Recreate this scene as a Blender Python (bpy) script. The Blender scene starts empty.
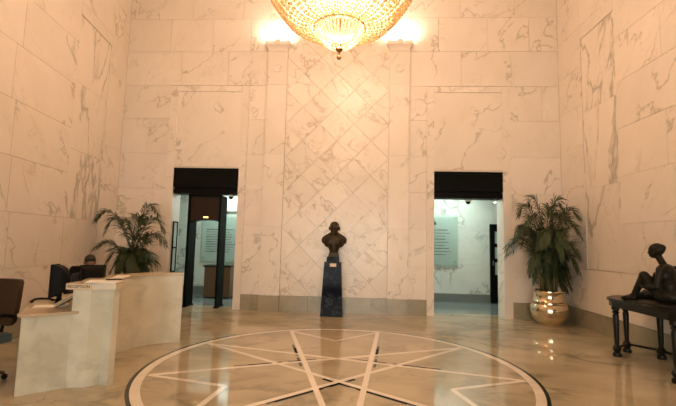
import bpy, bmesh, math, random
from mathutils import Vector, Matrix, Quaternion
random.seed(7)
PI = math.pi
S = bpy.context.scene
COL = S.collection

# ------------------------------------------------------------------ camera
def make_camera():
    yaw, pit, rol = math.radians(-3.11465), math.radians(5.54147), math.radians(1.36226)
    fwd = Vector((math.sin(yaw)*math.cos(pit), math.cos(yaw)*math.cos(pit), math.sin(pit)))
    r0 = Vector((math.cos(yaw), -math.sin(yaw), 0)); u0 = r0.cross(fwd)
    c, s = math.cos(rol), math.sin(rol)
    r = c*r0 + s*u0; u = -s*r0 + c*u0
    m = Matrix((r, u, -fwd)).transposed().to_4x4()
    m.translation = Vector((0, 0, 1.5))
    cd = bpy.data.cameras.new('camera'); cam = bpy.data.objects.new('camera', cd); COL.objects.link(cam)
    cam.matrix_world = m
    cd.sensor_fit = 'HORIZONTAL'; cd.sensor_width = 36; cd.lens = 36*409.96/676
    cd.clip_start = .05; cd.clip_end = 200
    S.camera = cam
make_camera()

# ------------------------------------------------------------------ world, lights, exposure
W = bpy.data.worlds.new('sky'); S.world = W; W.use_nodes = True
wb = W.node_tree.nodes['Background']; wb.inputs[0].default_value = (.7, .74, .75, 1); wb.inputs[1].default_value = .12
S.view_settings.view_transform = 'Standard'; S.view_settings.look = 'None'
S.view_settings.gamma = 1; S.view_settings.use_curve_mapping = False
S.view_settings.exposure = 0.2

def light(name, kind, loc, energy, color, size=.2, size_y=None, rot=(0, 0, 0), spot=None):
    d = bpy.data.lights.new(name, kind); d.energy = energy; d.color = color
    if kind == 'AREA':
        d.size = size
        if size_y: d.shape = 'RECTANGLE'; d.size_y = size_y
    else: d.shadow_soft_size = size
    if kind == 'POINT': d.specular_factor = 0
    if spot: d.spot_size = spot; d.spot_blend = .6
    o = bpy.data.objects.new(name, d); COL.objects.link(o); o.location = loc; o.rotation_euler = rot
    return o
WARM = (1.0, .675, .46)
# daylight through the glazed entrance behind the camera
ent = light('entrance_daylight', 'AREA', (-.3, -2.9, 1.6), 84, (1.0, .97, .86), 5.0, 2.6, (PI/2, 0, 0))
ent.data.specular_factor = .0; ent.data.spread = math.radians(95)
# chandelier: lamps within the basket, then an added fill light
light('chandelier_lamps', 'POINT', (-.31, 5.1, 4.75), 370, WARM, .3)
light('chandelier_basket_fill', 'POINT', (-.31, 5.1, 4.17), 70, WARM, .06)  # added fill without a bulb, brightens the lower back wall and floor
# more chandelier light sent up to the ceiling and walls
light('chandelier_upper_lamps', 'POINT', (-.31, 5.1, 6.1), 250, WARM, .5)
# floodlights on the two pilaster caps
for x in (-1.95, .85):
    light('pilaster_floodlight', 'AREA', (x, 8.78, 6.20), 9, (1, .8, .58), .6, .12, (math.radians(140), 0, 0))
# corridor fluorescents
for x in (-3.4, -.6, 2.4):
    light('corridor_light', 'AREA', (x, 10.5, 3.02), 22, (.80, 1.0, .92), 1.2, .5)

# ------------------------------------------------------------------ node materials
def nmat(name):
    m = bpy.data.materials.new(name); m.use_nodes = True
    n = m.node_tree.nodes; l = m.node_tree.links
    return m, n, l, n['Principled BSDF']
def rgb(c): return (c[0], c[1], c[2], 1)
def simple(name, col, rough=.5, metal=0, noise=.0, nscale=12, bump=0, coat=0, emit=None, es=0, spec=.5):
    m, n, l, b = nmat(name)
    b.inputs['Roughness'].default_value = rough; b.inputs['Metallic'].default_value = metal
    b.inputs['Coat Weight'].default_value = coat; b.inputs['Specular IOR Level'].default_value = spec
    tc = n.new('ShaderNodeTexCoord'); t = n.new('ShaderNodeTexNoise')
    t.inputs['Scale'].default_value = nscale; t.inputs['Detail'].default_value = 4
    l.new(tc.outputs['Object'], t.inputs['Vector'])
    mx = n.new('ShaderNodeMix'); mx.data_type = 'RGBA'
    mx.inputs['A'].default_value = rgb([max(0, c*(1-noise)) for c in col]); mx.inputs['B'].default_value = rgb([min(1, c*(1+noise)) for c in col])
    l.new(t.outputs['Fac'], mx.inputs['Factor']); l.new(mx.outputs['Result'], b.inputs['Base Color'])
    if bump:
        bp = n.new('ShaderNodeBump'); bp.inputs['Strength'].default_value = bump; bp.inputs['Distance'].default_value = .01
        l.new(t.outputs['Fac'], bp.inputs['Height']); l.new(bp.outputs['Normal'], b.inputs['Normal'])
    if emit:
        b.inputs['Emission Color'].default_value = rgb(emit); b.inputs['Emission Strength'].default_value = es
    return m
def marble(name, base, base2, vein, rough=.25, scale=1.0, vein_amt=.7, thick=.018, cover=.52, stretch=(1, 1, 1), fine=.35, tilevar=.06, bold=0.0, rot=(0, 0, 0)):
    m, n, l, b = nmat(name)
    b.inputs['Roughness'].default_value = rough
    tc = n.new('ShaderNodeTexCoord'); geo = n.new('ShaderNodeNewGeometry')
    mul = n.new('ShaderNodeMath'); mul.operation = 'MULTIPLY'; mul.inputs[1].default_value = 53.0
    l.new(geo.outputs['Random Per Island'], mul.inputs[0])
    cb = n.new('ShaderNodeCombineXYZ')
    for i in range(3): l.new(mul.outputs[0], cb.inputs[i])
    mp = n.new('ShaderNodeMapping'); mp.vector_type = 'TEXTURE'; mp.inputs['Rotation'].default_value = rot; mp.inputs['Scale'].default_value = [1/(scale*s) for s in stretch]
    l.new(tc.outputs['Object'], mp.inputs['Vector'])
    ad = n.new('ShaderNodeVectorMath'); ad.operation = 'ADD'
    l.new(mp.outputs['Vector'], ad.inputs[0]); l.new(cb.outputs[0], ad.inputs[1])
    def noise(sc, det=3, dist=0, rough_=.5):
        t = n.new('ShaderNodeTexNoise'); t.inputs['Scale'].default_value = sc; t.inputs['Detail'].default_value = det
        t.inputs['Distortion'].default_value = dist; t.inputs['Roughness'].default_value = rough_
        l.new(ad.outputs[0], t.inputs['Vector']); return t.outputs['Fac']
    def ridge(fac, th):
        a = n.new('ShaderNodeMath'); a.operation = 'SUBTRACT'; a.inputs[1].default_value = .5; l.new(fac, a.inputs[0])
        c = n.new('ShaderNodeMath'); c.operation = 'ABSOLUTE'; l.new(a.outputs[0], c.inputs[0])
        r = n.new('ShaderNodeMapRange'); r.inputs['From Min'].default_value = 0; r.inputs['From Max'].default_value = th
        r.inputs['To Min'].default_value = 1; r.inputs['To Max'].default_value = 0; l.new(c.outputs[0], r.inputs['Value']); return r.outputs[0]
    def mulv(a, b_):
        q = n.new('ShaderNodeMath'); q.operation = 'MULTIPLY'
        l.new(a, q.inputs[0])
        if isinstance(b_, float): q.inputs[1].default_value = b_
        else: l.new(b_, q.inputs[1])
        return q.outputs[0]
    def mask(fac, lo, hi):
        r = n.new('ShaderNodeMapRange'); r.inputs['From Min'].default_value = lo; r.inputs['From Max'].default_value = hi
        l.new(fac, r.inputs['Value']); return r.outputs[0]
    v1 = mulv(ridge(noise(.75, 5, .35, .55), thick), mask(noise(.9, 2), cover, cover+.12))
    v2 = mulv(mulv(ridge(noise(2.6, 4, .6, .6), thick*1.2), mask(noise(1.3, 2), .5, .62)), fine)
    mx = n.new('ShaderNodeMath'); mx.operation = 'MAXIMUM'; l.new(v1, mx.inputs[0]); l.new(v2, mx.inputs[1])
    vo = mx.outputs[0]
    if bold:
        v3 = mulv(ridge(noise(.8, 6, .5, .6), thick*1.9), mask(noise(1.1, 3), .38, .50))
        m3 = n.new('ShaderNodeMath'); m3.operation = 'MAXIMUM'; l.new(vo, m3.inputs[0]); l.new(mulv(v3, bold), m3.inputs[1]); vo = m3.outputs[0]
    vf = mulv(vo, vein_amt)
    cm = n.new('ShaderNodeMix'); cm.data_type = 'RGBA'; cm.inputs['A'].default_value = rgb(base); cm.inputs['B'].default_value = rgb(base2)
    l.new(mask(noise(1.6, 5, .4), .35, .7), cm.inputs['Factor'])
    hs = n.new('ShaderNodeHueSaturation'); l.new(cm.outputs['Result'], hs.inputs['Color'])
    mr = n.new('ShaderNodeMapRange'); mr.inputs['To Min'].default_value = 1-tilevar; mr.inputs['To Max'].default_value = 1+tilevar*.4
    l.new(geo.outputs['Random Per Island'], mr.inputs['Value']); l.new(mr.outputs[0], hs.inputs['Value'])
    fm = n.new('ShaderNodeMix'); fm.data_type = 'RGBA'; l.new(vf, fm.inputs['Factor'])
    l.new(hs.outputs['Color'], fm.inputs['A']); fm.inputs['B'].default_value = rgb(vein)
    l.new(fm.outputs['Result'], b.inputs['Base Color'])
    return m
M = {}
M['wall'] = marble('white_marble', (.82, .745, .66), (.78, .70, .61), (.34, .29, .20), .32, 1.0, .60, .013, .44, (1.35, 1.35, .5), .45, .04, 0, (.6, .65, 0))
M['bold'] = marble('bold_veined_marble', (.82, .745, .66), (.78, .70, .61), (.30, .28, .20), .32, 1.0, .85, .014, .46, (1.4, 1.4, .42), .3, .02, .9)
M['tile'] = marble('diamond_marble', (.84, .77, .68), (.78, .70, .60), (.40, .31, .21), .30, 1.7, .60, .024, .40, (1.3, 1.3, .6), .8, .06, 0, (.5, -.7, 0))
M['grout'] = simple('joint', (.60, .51, .40), .8)
M['base'] = marble('baseboard_marble', (.37, .325, .22), (.29, .26, .18), (.19, .165, .11), .25, 1.5, .5, .04, .4)
M['floor'] = marble('floor_marble', (.50, .42, .28), (.37, .31, .205), (.17, .15, .10), .06, .9, .6, .05, .46, (1, 1.6, 1), .7, 0)
M['pale'] = marble('pale_inlay', (.82, .74, .62), (.76, .68, .56), (.6, .5, .4), .12, 2, .2)
M['dark'] = marble('dark_inlay', (.035, .04, .035), (.02, .02, .02), (.1, .1, .08), .12, 2, .2)
M['counter'] = marble('counter_marble', (.68, .65, .52), (.56, .53, .41), (.42, .39, .28), .3, 2.2, .45, .05, .42, (1, 1, 1), .6, .03)
M['counter_tan'] = marble('counter_top', (.56, .44, .29), (.48, .37, .25), (.4, .3, .18), .25, 2, .3)
M['corr'] = marble('corridor_marble', (.70, .71, .64), (.62, .64, .57), (.25, .26, .21), .3, 1.3, .8, .022, .42)
M['corr_base'] = simple('corridor_base', (.16, .17, .15), .3, 0, .2)
M['corr_floor'] = simple('corridor_floor', (.20, .23, .22), .12, 0, .3, 4)
M['plaster'] = simple('plaster', (.78, .70, .60), .8, 0, .03)
M['bronze'] = simple('bronze', (.040, .027, .014), .45, .6, .35, 14, .1)
M['bronze_dark'] = simple('dark_bronze', (.014, .013, .008), .42, .3, .4, 12, .1, spec=.3)
M['table'] = simple('dark_table_wood', (.010, .010, .007), .3, 0, .3, 10, 0, 0, spec=.25)
M['pedestal'] = marble('navy_granite', (.002, .003, .005), (.004, .006, .011), (.05, .07, .10), .10, 6, .5, .04, .4)
M['pedestal'].node_tree.nodes['Principled BSDF'].inputs['Specular IOR Level'].default_value = .04
M['black'] = simple('black_plastic', (.006, .005, .004), .5, 0, .2, spec=.08)
M['blackgloss'] = simple('black_gloss', (.003, .004, .003), .3, 0, .2, 6, spec=.1)
M['brownpanel'] = simple('brown_panel', (.022, .011, .005), .4, 0, .15, spec=.25)
M['detgreen'] = simple('dark_green_frame', (.003, .004, .003), .5, 0, .2, spec=.06)
M['leather'] = simple('brown_leather', (.035, .018, .006), .5, 0, .2, 20, .1, spec=.3)
M['seat'] = simple('grey_blue_fabric', (.10, .13, .13), .8, 0, .2, 30, .2)
M['chrome'] = simple('steel', (.5, .5, .48), .25, 1, .1)
M['gold'] = simple('brass', (.34, .20, .07), .3, 1, .25, 10)
M['potmetal'] = simple('polished_copper_nickel', (.80, .68, .50), .14, 1, .12, 6, .25)
M['soil'] = simple('soil', (.03, .02, .012), .95, 0, .4, 40, .5)
M['leaf'] = simple('palm_leaf', (.035, .055, .016), .5, 0, .5, 3)
M['stem'] = simple('palm_stem', (.11, .10, .03), .6, 0, .4, 9)
M['deskwood'] = simple('desk_wood', (.16, .085, .04), .35, 0, .25, 6)
M['paper'] = simple('paper', (.80, .74, .62), .8, 0, .04)
M['mag'] = simple('printed_paper', (.55, .44, .30), .6, 0, .5, 60)
M['text'] = simple('dark_text', (.03, .025, .02), .6)
M['plate'] = simple('cream_plate', (.70, .52, .34), .4)
M['skin'] = simple('skin', (.20, .10, .06), .55, 0, .1, 20)
M['hair'] = simple('black_hair', (.008, .006, .005), .6, 0, .4, 60, .3)
M['shirt'] = simple('dark_shirt', (.02, .018, .02), .85, 0, .2, 40, .2)
M['trousers'] = simple('dark_trousers', (.015, .015, .018), .85, 0, .2, 40, .2)
M['bulb'] = simple('lit_bulb', (1, .9, .7), .4, emit=(1, .72, .40), es=6)
M['flood'] = simple('lit_flood', (1, .95, .85), .4, emit=(1, .88, .72), es=16)
M['tube'] = simple('lit_tube', (1, 1, 1), .4, emit=(.8, 1, .97), es=8)
M['led'] = simple('lit_plate', (.9, .7, .3), .4, emit=(1, .72, .25), es=1.6)
M['whiteplastic'] = simple('white_plastic', (.75, .76, .72), .4)
M['backlit'] = simple('backlit_panel', (.8, .9, .9), .4, emit=(.80, 1, .97), es=.45)
def crystal_mat():
    m, n, l, b = nmat('crystal_beads')
    b.inputs['Base Color'].default_value = (.54, .45, .32, 1); b.inputs['Roughness'].default_value = .12
    b.inputs['Specular IOR Level'].default_value = .8
    tr = n.new('ShaderNodeBsdfTranslucent'); tr.inputs['Color'].default_value = (.54, .45, .32, 1)
    t2 = n.new('ShaderNodeBsdfTransparent'); t2.inputs['Color'].default_value = (1, .93, .78, 1)
    a = n.new('ShaderNodeMixShader'); a.inputs[0].default_value = .62; c = n.new('ShaderNodeMixShader'); c.inputs[0].default_value = .25
    l.new(b.outputs[0], a.inputs[1]); l.new(tr.outputs[0], a.inputs[2]); l.new(a.outputs[0], c.inputs[1]); l.new(t2.outputs[0], c.inputs[2])
    l.new(c.outputs[0], n['Material Output'].inputs['Surface']); return m
M['crystal'] = crystal_mat()
def glass_mat(name, tint, haze, rough=.05):
    m, n, l, b = nmat(name)
    b.inputs['Base Color'].default_value = rgb(tint); b.inputs['Roughness'].default_value = rough
    t2 = n.new('ShaderNodeBsdfTransparent'); t2.inputs['Color'].default_value = rgb([.5+.5*c for c in tint])
    c = n.new('ShaderNodeMixShader'); c.inputs[0].default_value = haze
    l.new(t2.outputs[0], c.inputs[1]); l.new(b.outputs[0], c.inputs[2]); l.new(c.outputs[0], n['Material Output'].inputs['Surface']); return m
M['glass'] = glass_mat('green_glass', (.72, .82, .76), .30)
M['pane'] = glass_mat('entrance_glass', (.9, .95, .95), .08)
M['doorglass'] = glass_mat('frosted_glass', (.62, .78, .74), .8, .3)

# ------------------------------------------------------------------ mesh helpers
def obj(name, bm, mat, parent=None, smooth=False, recalc=True):
    if recalc: bmesh.ops.recalc_face_normals(bm, faces=bm.faces)
    me = bpy.data.meshes.new(name); bm.to_mesh(me); bm.free()
    for m in (mat if isinstance(mat, list) else [mat]): me.materials.append(m)
    if smooth:
        me.polygons.foreach_set('use_smooth', [True]*len(me.polygons))
        if smooth != 'all': me.set_sharp_from_angle(angle=math.radians(38))
    o = bpy.data.objects.new(name, me); COL.objects.link(o)
    if parent: o.parent = parent
    return o
def thing(name, label, cat, loc=(0, 0, 0), rotz=0, group=None):
    o = bpy.data.objects.new(name, None); COL.objects.link(o); o.location = loc; o.rotation_euler = (0, 0, rotz)
    o.empty_display_size = .1
    return tag(o, label, cat, group)
def tag(o, label, cat, group=None):
    o['label'] = label; o['category'] = cat
    if group: o['group'] = group
    return o
def struct(name, bm, mat, smooth=False):
    o = obj(name, bm, mat, None, smooth); o['kind'] = 'structure'; return o
def copy_tree(o, parent=None):
    c = o.copy(); COL.objects.link(c); c.parent = parent
    for ch in list(o.children): copy_tree(ch, c)
    return c
def box(bm, x0, x1, y0, y1, z0, z1, mi=0, M4=None):
    P = [Vector(p) for p in ((x0, y0, z0), (x1, y0, z0), (x1, y1, z0), (x0, y1, z0), (x0, y0, z1), (x1, y0, z1), (x1, y1, z1), (x0, y1, z1))]
    if M4: P = [M4 @ p for p in P]
    v = [bm.verts.new(p) for p in P]
    for f in ((0, 3, 2, 1), (4, 5, 6, 7), (0, 1, 5, 4), (1, 2, 6, 5), (2, 3, 7, 6), (3, 0, 4, 7)):
        bm.faces.new([v[i] for i in f]).material_index = mi
def prism(bm, pts, z0, z1, mi=0, M4=None):
    lo = [Vector((p[0], p[1], z0)) for p in pts]; hi = [Vector((p[0], p[1], z1)) for p in pts]
    if M4: lo = [M4 @ p for p in lo]; hi = [M4 @ p for p in hi]
    a = [bm.verts.new(p) for p in lo]; b = [bm.verts.new(p) for p in hi]; k = len(a)
    bm.faces.new(a[::-1]).material_index = mi; bm.faces.new(b).material_index = mi
    for i in range(k): bm.faces.new((a[i], a[(i+1) % k], b[(i+1) % k], b[i])).material_index = mi
def lathe(bm, prof, c=(0, 0, 0), seg=32, a0=0, a1=2*PI, cap=True, sy=1):
    full = abs(a1-a0-2*PI) < 1e-6; n = seg if full else seg+1; rings = []
    for r, z in prof:
        rings.append([bm.verts.new((c[0]+r*math.cos(a0+(a1-a0)*i/seg), c[1]+sy*r*math.sin(a0+(a1-a0)*i/seg), c[2]+z)) for i in range(n)])
    for A, B in zip(rings, rings[1:]):
        for i in range(seg): bm.faces.new((A[i], A[(i+1) % n], B[(i+1) % n], B[i]))
    if cap and full:
        if prof[0][0] > 1e-5: bm.faces.new(rings[0][::-1])
        if prof[-1][0] > 1e-5: bm.faces.new(rings[-1])
    bmesh.ops.remove_doubles(bm, verts=bm.verts, dist=1e-6)
def tube(bm, pts, rad, seg=8, sc=None):
    pts = [Vector(p) for p in pts]; rings = []
    if not isinstance(rad, (list, tuple)): rad = [rad]*len(pts)
    prev = None
    for i, p in enumerate(pts):
        t = (pts[min(i+1, len(pts)-1)]-pts[max(i-1, 0)]).normalized()
        if prev is None: prev = t.orthogonal().normalized()
        prev = (prev-t*prev.dot(t)).normalized(); b = t.cross(prev)
        rings.append([bm.verts.new(p+rad[i]*(math.cos(2*PI*k/seg)*prev+math.sin(2*PI*k/seg)*b)) for k in range(seg)])
    for A, B in zip(rings, rings[1:]):
        for k in range(seg): bm.faces.new((A[k], A[(k+1) % seg], B[(k+1) % seg], B[k]))
    bm.faces.new(rings[0][::-1]); bm.faces.new(rings[-1])
def torus(bm, R, r, c=(0, 0, 0), seg=48, s2=8):
    rings = []
    for i in range(seg):
        a = 2*PI*i/seg
        rings.append([bm.verts.new((c[0]+(R+r*math.cos(2*PI*k/s2))*math.cos(a), c[1]+(R+r*math.cos(2*PI*k/s2))*math.sin(a), c[2]+r*math.sin(2*PI*k/s2))) for k in range(s2)])
    for i in range(seg):
        A, B = rings[i], rings[(i+1) % seg]
        for k in range(s2): bm.faces.new((A[k], A[(k+1) % s2], B[(k+1) % s2], B[k]))
def ellips(bm, c, r, rot=None, seg=16):
    m = Matrix.Translation(c) @ (rot.to_4x4() if rot else Matrix()) @ Matrix.Diagonal((r[0], r[1], r[2], 1))
    bmesh.ops.create_uvsphere(bm, u_segments=seg, v_segments=max(6, seg//2+2), radius=1, matrix=m)
def bev(bm, w=.004, seg=2):
    bmesh.ops.bevel(bm, geom=[e for e in bm.edges if len(e.link_faces) == 2 and e.calc_face_angle(0) > .5], offset=w, segments=seg, affect='EDGES', clamp_overlap=True)
def bezier(pts, n):
    pts = [Vector(p) for p in pts]; out = []
    for i in range(n+1):
        t = i/n; q = pts[:]
        while len(q) > 1: q = [a.lerp(b, t) for a, b in zip(q, q[1:])]
        out.append(q[0])
    return out
def capsule(bm, a, b, ra, rb, k=6):
    a, b = Vector(a), Vector(b)
    for i in range(k+1):
        t = i/k; r = ra+(rb-ra)*t; ellips(bm, a.lerp(b, t), (r, r, r), seg=12)
def fuse(name, bm, mat, parent, voxel, smooth_it=4):
    """several overlapping volumes fused into one continuous skin"""
    me = bpy.data.meshes.new('raw'); bm.to_mesh(me); bm.free()
    o = bpy.data.objects.new('raw', me); COL.objects.link(o)
    r = o.modifiers.new('r', 'REMESH'); r.mode = 'VOXEL'; r.voxel_size = voxel; r.use_smooth_shade = True
    s = o.modifiers.new('s', 'SMOOTH'); s.factor = .5; s.iterations = smooth_it
    dg = bpy.context.evaluated_depsgraph_get(); dg.update()
    nm = bpy.data.meshes.new_from_object(o.evaluated_get(dg)); bpy.data.objects.remove(o)
    nm.name = name; nm.materials.clear(); nm.materials.append(mat)
    nm.polygons.foreach_set('use_smooth', [True]*len(nm.polygons))
    q = bpy.data.objects.new(name, nm); COL.objects.link(q)
    if parent: q.parent = parent
    return q
def writing(name, s, size, mat, parent, loc, rot, depth=.001, width=None):
    c = bpy.data.curves.new(name, 'FONT'); c.body = s; c.size = size; c.extrude = depth; c.align_x = 'CENTER'; c.align_y = 'CENTER'
    t = bpy.data.objects.new(name+'_tmp', c); COL.objects.link(t)
    dg = bpy.context.evaluated_depsgraph_get(); dg.update()
    me = bpy.data.meshes.new_from_object(t.evaluated_get(dg)); bpy.data.objects.remove(t)
    me.name = name; me.materials.clear(); me.materials.append(mat)
    o = bpy.data.objects.new(name, me); COL.objects.link(o); o.parent = parent; o.location = loc; o.rotation_euler = rot
    if width:
        w = max(v.co.x for v in me.vertices)-min(v.co.x for v in me.vertices)
        for v in me.vertices: v.co.x *= width/w
    return o

# ------------------------------------------------------------------ the room
YB, TH, ZC = 8.983, .42, 8.7
XL, XR, AL, AR = -5.513, 4.32, .1511, .0137
YF = -3.0
def xl(y): return XL+(YB-y)*math.tan(AL)
def xr(y): return XR+(YB-y)*math.tan(AR)
COURSE = [.33, 1.02, 1.83, 2.63, 3.44, 4.25, 5.04, 5.85, 6.65, 7.45, 8.25, ZC]
J = .005     # joint width
ST = .03     # slab thickness
# floor (one slab with the inlaid star) -------------------------------------
CX, CY = -.232, 5.10
def build_floor():
    bm = bmesh.new()
    prism(bm, [(xl(YF), YF), (xr(YF), YF), (XR, YB+TH), (XL, YB+TH)], -.1, 0, 0)
    def ring(r0, r1, z, mi, n=180):
        for i in range(n):
            a, b = 2*PI*i/n, 2*PI*(i+1)/n
            v = [bm.verts.new((CX+r*math.cos(t), CY+r*math.sin(t), z)) for r, t in ((r0, a), (r1, a), (r1, b), (r0, b))]
            bm.faces.new(v).material_index = mi
    ring(2.247, 2.285, .0012, 2); ring(2.15, 2.245, .0016, 1)
    def ap(k, r=2.13):
        a = math.radians(94.5+20-40*k); return Vector((CX+r*math.cos(a), CY+r*math.sin(a)))
    def notch(deg, r=1.36):
        a = math.radians(deg); return Vector((CX+r*math.cos(a), CY+r*math.sin(a)))
    cnt = [0]
    def strip(p, q, w, mi=1, off=0, t0=0, t1=1, z=None):
        d = q-p; n = Vector((-d.y, d.x)).normalized()
        A = p+d*t0+n*off; B = p+d*t1+n*off; cnt[0] += 1
        zz = (.002+cnt[0]*.00002) if z is None else z
        v = [bm.verts.new((u.x, u.y, zz)) for u in (A-n*w/2, B-n*w/2, B+n*w/2, A+n*w/2)]
        bm.faces.new(v).material_index = mi
    for k, m_ in ((8, 3), (8, 4), (2, 7), (2, 6), (5, 0), (5, 1)): strip(ap(k), ap(m_), .062)
    for a, b, g in ((0, 1, 94.5), (3, 4, -25.5), (6, 7, -145.5)):
        strip(ap(a), notch(g), .06); strip(ap(b), notch(g), .06)
    # dark accent fillets along parts of the strips
    z = .0014
    for k in (0, 3, 6):
        a, b, c = ap(k), ap((k+1) % 9), ap((k+5) % 9)
        for p, sd in ((a, -1), (b, 1)):
            for t0, t1 in ((.22, .36), (.38, .47)): strip(p, c, .034, 2, sd*.062, t0, t1, z)
    for k in (8, 2, 5):
        for m_, sd in (((k+5) % 9, -1), ((k+4) % 9, 1)):
            if m_ in (4, 6, 7, 0, 1, 3):
                pass
    for k, m_, sd in ((8, 4, -1), (2, 6, 1)):
        strip(ap(k), ap(m_), .034, 2, sd*.05, .575, .80, z); strip(ap(k), ap(m_), .03, 2, -sd*-.05, .53, .552, z)
    for k, m_, sd in ((2, 7, -1), (5, 0, 1), (5, 1, -1), (8, 3, 1)):
        strip(ap(k), ap(m_), .034, 2, sd*.05, .66, .74, z)
    bmesh.ops.recalc_face_normals(bm, faces=bm.faces)
    for f in bm.faces:
        if f.calc_center_median().z > 0 and f.normal.z < 0: f.normal_flip()
    me = bpy.data.meshes.new('floor'); bm.to_mesh(me); bm.free()
    for m in (M['floor'], M['pale'], M['dark']): me.materials.append(m)
    o = bpy.data.objects.new('floor', me); COL.objects.link(o); o['kind'] = 'structure'
build_floor()

# back wall ------------------------------------------------------------------
LX0, LX1, RX0, RX1, DZ = -4.235, -2.74, 1.603, 3.085, 3.115    # door openings
def slab(bm, x0, x1, z0, z1, y, t=ST, mi=0):
    box(bm, x0+J/2, x1-J/2, y-t, y, z0+J/2, z1-J/2, mi)
def back_wall():
    bm = bmesh.new(); Y0 = YB+ST
    for x0, x1, z0, z1 in ((XL-.4, LX0-.02, 0, ZC), (LX1+.02, RX0-.02, 0, ZC), (RX1+.02, XR+.4, 0, ZC), (LX0-.02, LX1+.02, DZ+.02, ZC), (RX0-.02, RX1+.02, DZ+.02, ZC)):
        box(bm, x0, x1, Y0, YB+TH, z0, z1, 1)
    rnd = random.Random(3)
    def field(x0, x1, zi0, zi1, joints=()):
        for i in range(zi0, zi1):
            js = [x0]+[j for j in (joints[i] if isinstance(joints, dict) else joints) if x0 < j < x1]+[x1]
            for a, b in zip(js, js[1:]): slab(bm, a, b, COURSE[i], COURSE[i+1], Y0)
    field(XL, -4.41, 0, 6, {0: (), 1: (-4.9,), 2: (), 3: (), 4: (-4.9,), 5: ()})
    field(-2.575, -2.163, 0, 6, {i: () for i in range(9)})
    field(1.053, 1.447, 0, 6, {i: () for i in range(9)})
    field(3.255, XR, 0, 6, {0: (), 1: (), 2: (3.9,), 3: (), 4: (), 5: (3.95,)})
    up = {6: (-4.2, -3.1), 7: (-4.5, -3.5, -2.6), 8: (-4.0, -2.8), 9: (-4.6, -3.4), 10: (-4, -3)}
    field(XL, -2.163, 6, 11, up)
    up = {6: (2.2, 3.3), 7: (1.7, 2.8, 3.7), 8: (2.2, 3.4), 9: (1.8, 3.0), 10: (2, 3)}
    field(1.053, XR, 6, 11, up)
    # panels over the doors inside the architraves
    for a, b in ((LX0, LX1), (RX0, RX1)):
        slab(bm, a-.02, b+.02, DZ+.03, 4.90, Y0)
    # behind pilasters above caps
    for a, b in ((-2.163, -1.714), (.607, 1.053)):
        for i in range(7, 11): slab(bm, a, b, COURSE[i], COURSE[i+1], Y0)
    struct('wall_back', bm, [M['wall'], M['grout']])
    # diamond field
    bm = bmesh.new(); x0, x1 = -1.714, .607; h = (x1-x0)/6; v = .39; zb = 1.04
    def clip(poly, f):
        out = []
        for i in range(len(poly)):
            a, b = poly[i], poly[(i+1) % len(poly)]; fa, fb = f(a), f(b)
            if fa >= 0: out.append(a)
            if (fa >= 0) != (fb >= 0): t = fa/(fa-fb); out.append((a[0]+(b[0]-a[0])*t, a[1]+(b[1]-a[1])*t))
        return out
    g = J*.7
    for i in range(-1, 8):
        for j in range(-3, 22):
            if (i+j) % 2 == 0: continue      # centres of tiles
            cx, cz = x0+i*h, zb+j*v
            P = [(cx-h+g, cz), (cx, cz-v+g), (cx+h-g, cz), (cx, cz+v-g)]
            for f in (lambda p: p[0]-x0-J/2, lambda p: x1-J/2-p[0], lambda p: p[1]-.33-J/2, lambda p: ZC-.005-p[1]):
                P = clip(P, f) if P else P
            if len(P) < 3: continue
            A = [bm.verts.new((p[0], YB, p[1])) for p in P]; B = [bm.verts.new((p[0], Y0, p[1])) for p in P]
            bm.faces.new(A); k = len(P)
            for q in range(k): bm.faces.new((A[q], B[q], B[(q+1) % k], A[(q+1) % k]))
    struct('trim_1', bm, M['tile'])
back_wall()
# pilasters with caps
for n_, (a, b) in enumerate(((-2.163, -1.714), (.607, 1.053))):
    bm = bmesh.new(); yf = YB-.07
    box(bm, a+.006, b-.006, yf+.012, YB+.02, .36, 5.84, 1)
    for z0, z1 in ((.33, 1.83), (1.83, 3.44), (3.44, 5.04), (5.04, 5.82)):
        box(bm, a, b, yf, YB, z0+J/2, z1-J/2)
    # cap: flared moulding
    pr = [(0, 5.825), (.0, 5.86), (.02, 5.91), (.06, 5.97), (.06, 6.06)]
    cx = (a+b)/2; hw = (b-a)/2; rings = []
    for d, z in pr: rings.append([bm.verts.new(p) for p in ((cx-hw-d, YB, z), (cx-hw-d, yf-d, z), (cx+hw+d, yf-d, z), (cx+hw+d, YB, z))])
    for A, B in zip(rings, rings[1:]):
        for i in range(4): bm.faces.new((A[i], A[(i+1) % 4], B[(i+1) % 4], B[i]))
    bm.faces.new(rings[-1]); bm.faces.new(rings[0][::-1])
    box(bm, cx-.06, cx+.06, yf-.08, yf-.05, 5.97, 6.09)
    # rosette
    rb = bmesh.new(); lathe(rb, [(.10, 0), (.10, .012), (.085, .02), (.07, .012), (.0, .016)], seg=24)
    bmesh.ops.transform(rb, matrix=Matrix.Translation((cx, yf, 5.43)) @ Matrix.Rotation(PI/2, 4, 'X'), verts=rb.verts)
    tm = bpy.data.meshes.new('t'); rb.to_mesh(tm); rb.free(); bm.from_mesh(tm); bpy.data.meshes.remove(tm)
    struct('trim_%d' % (n_+2), bm, [M['wall'], M['grout']])
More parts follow.
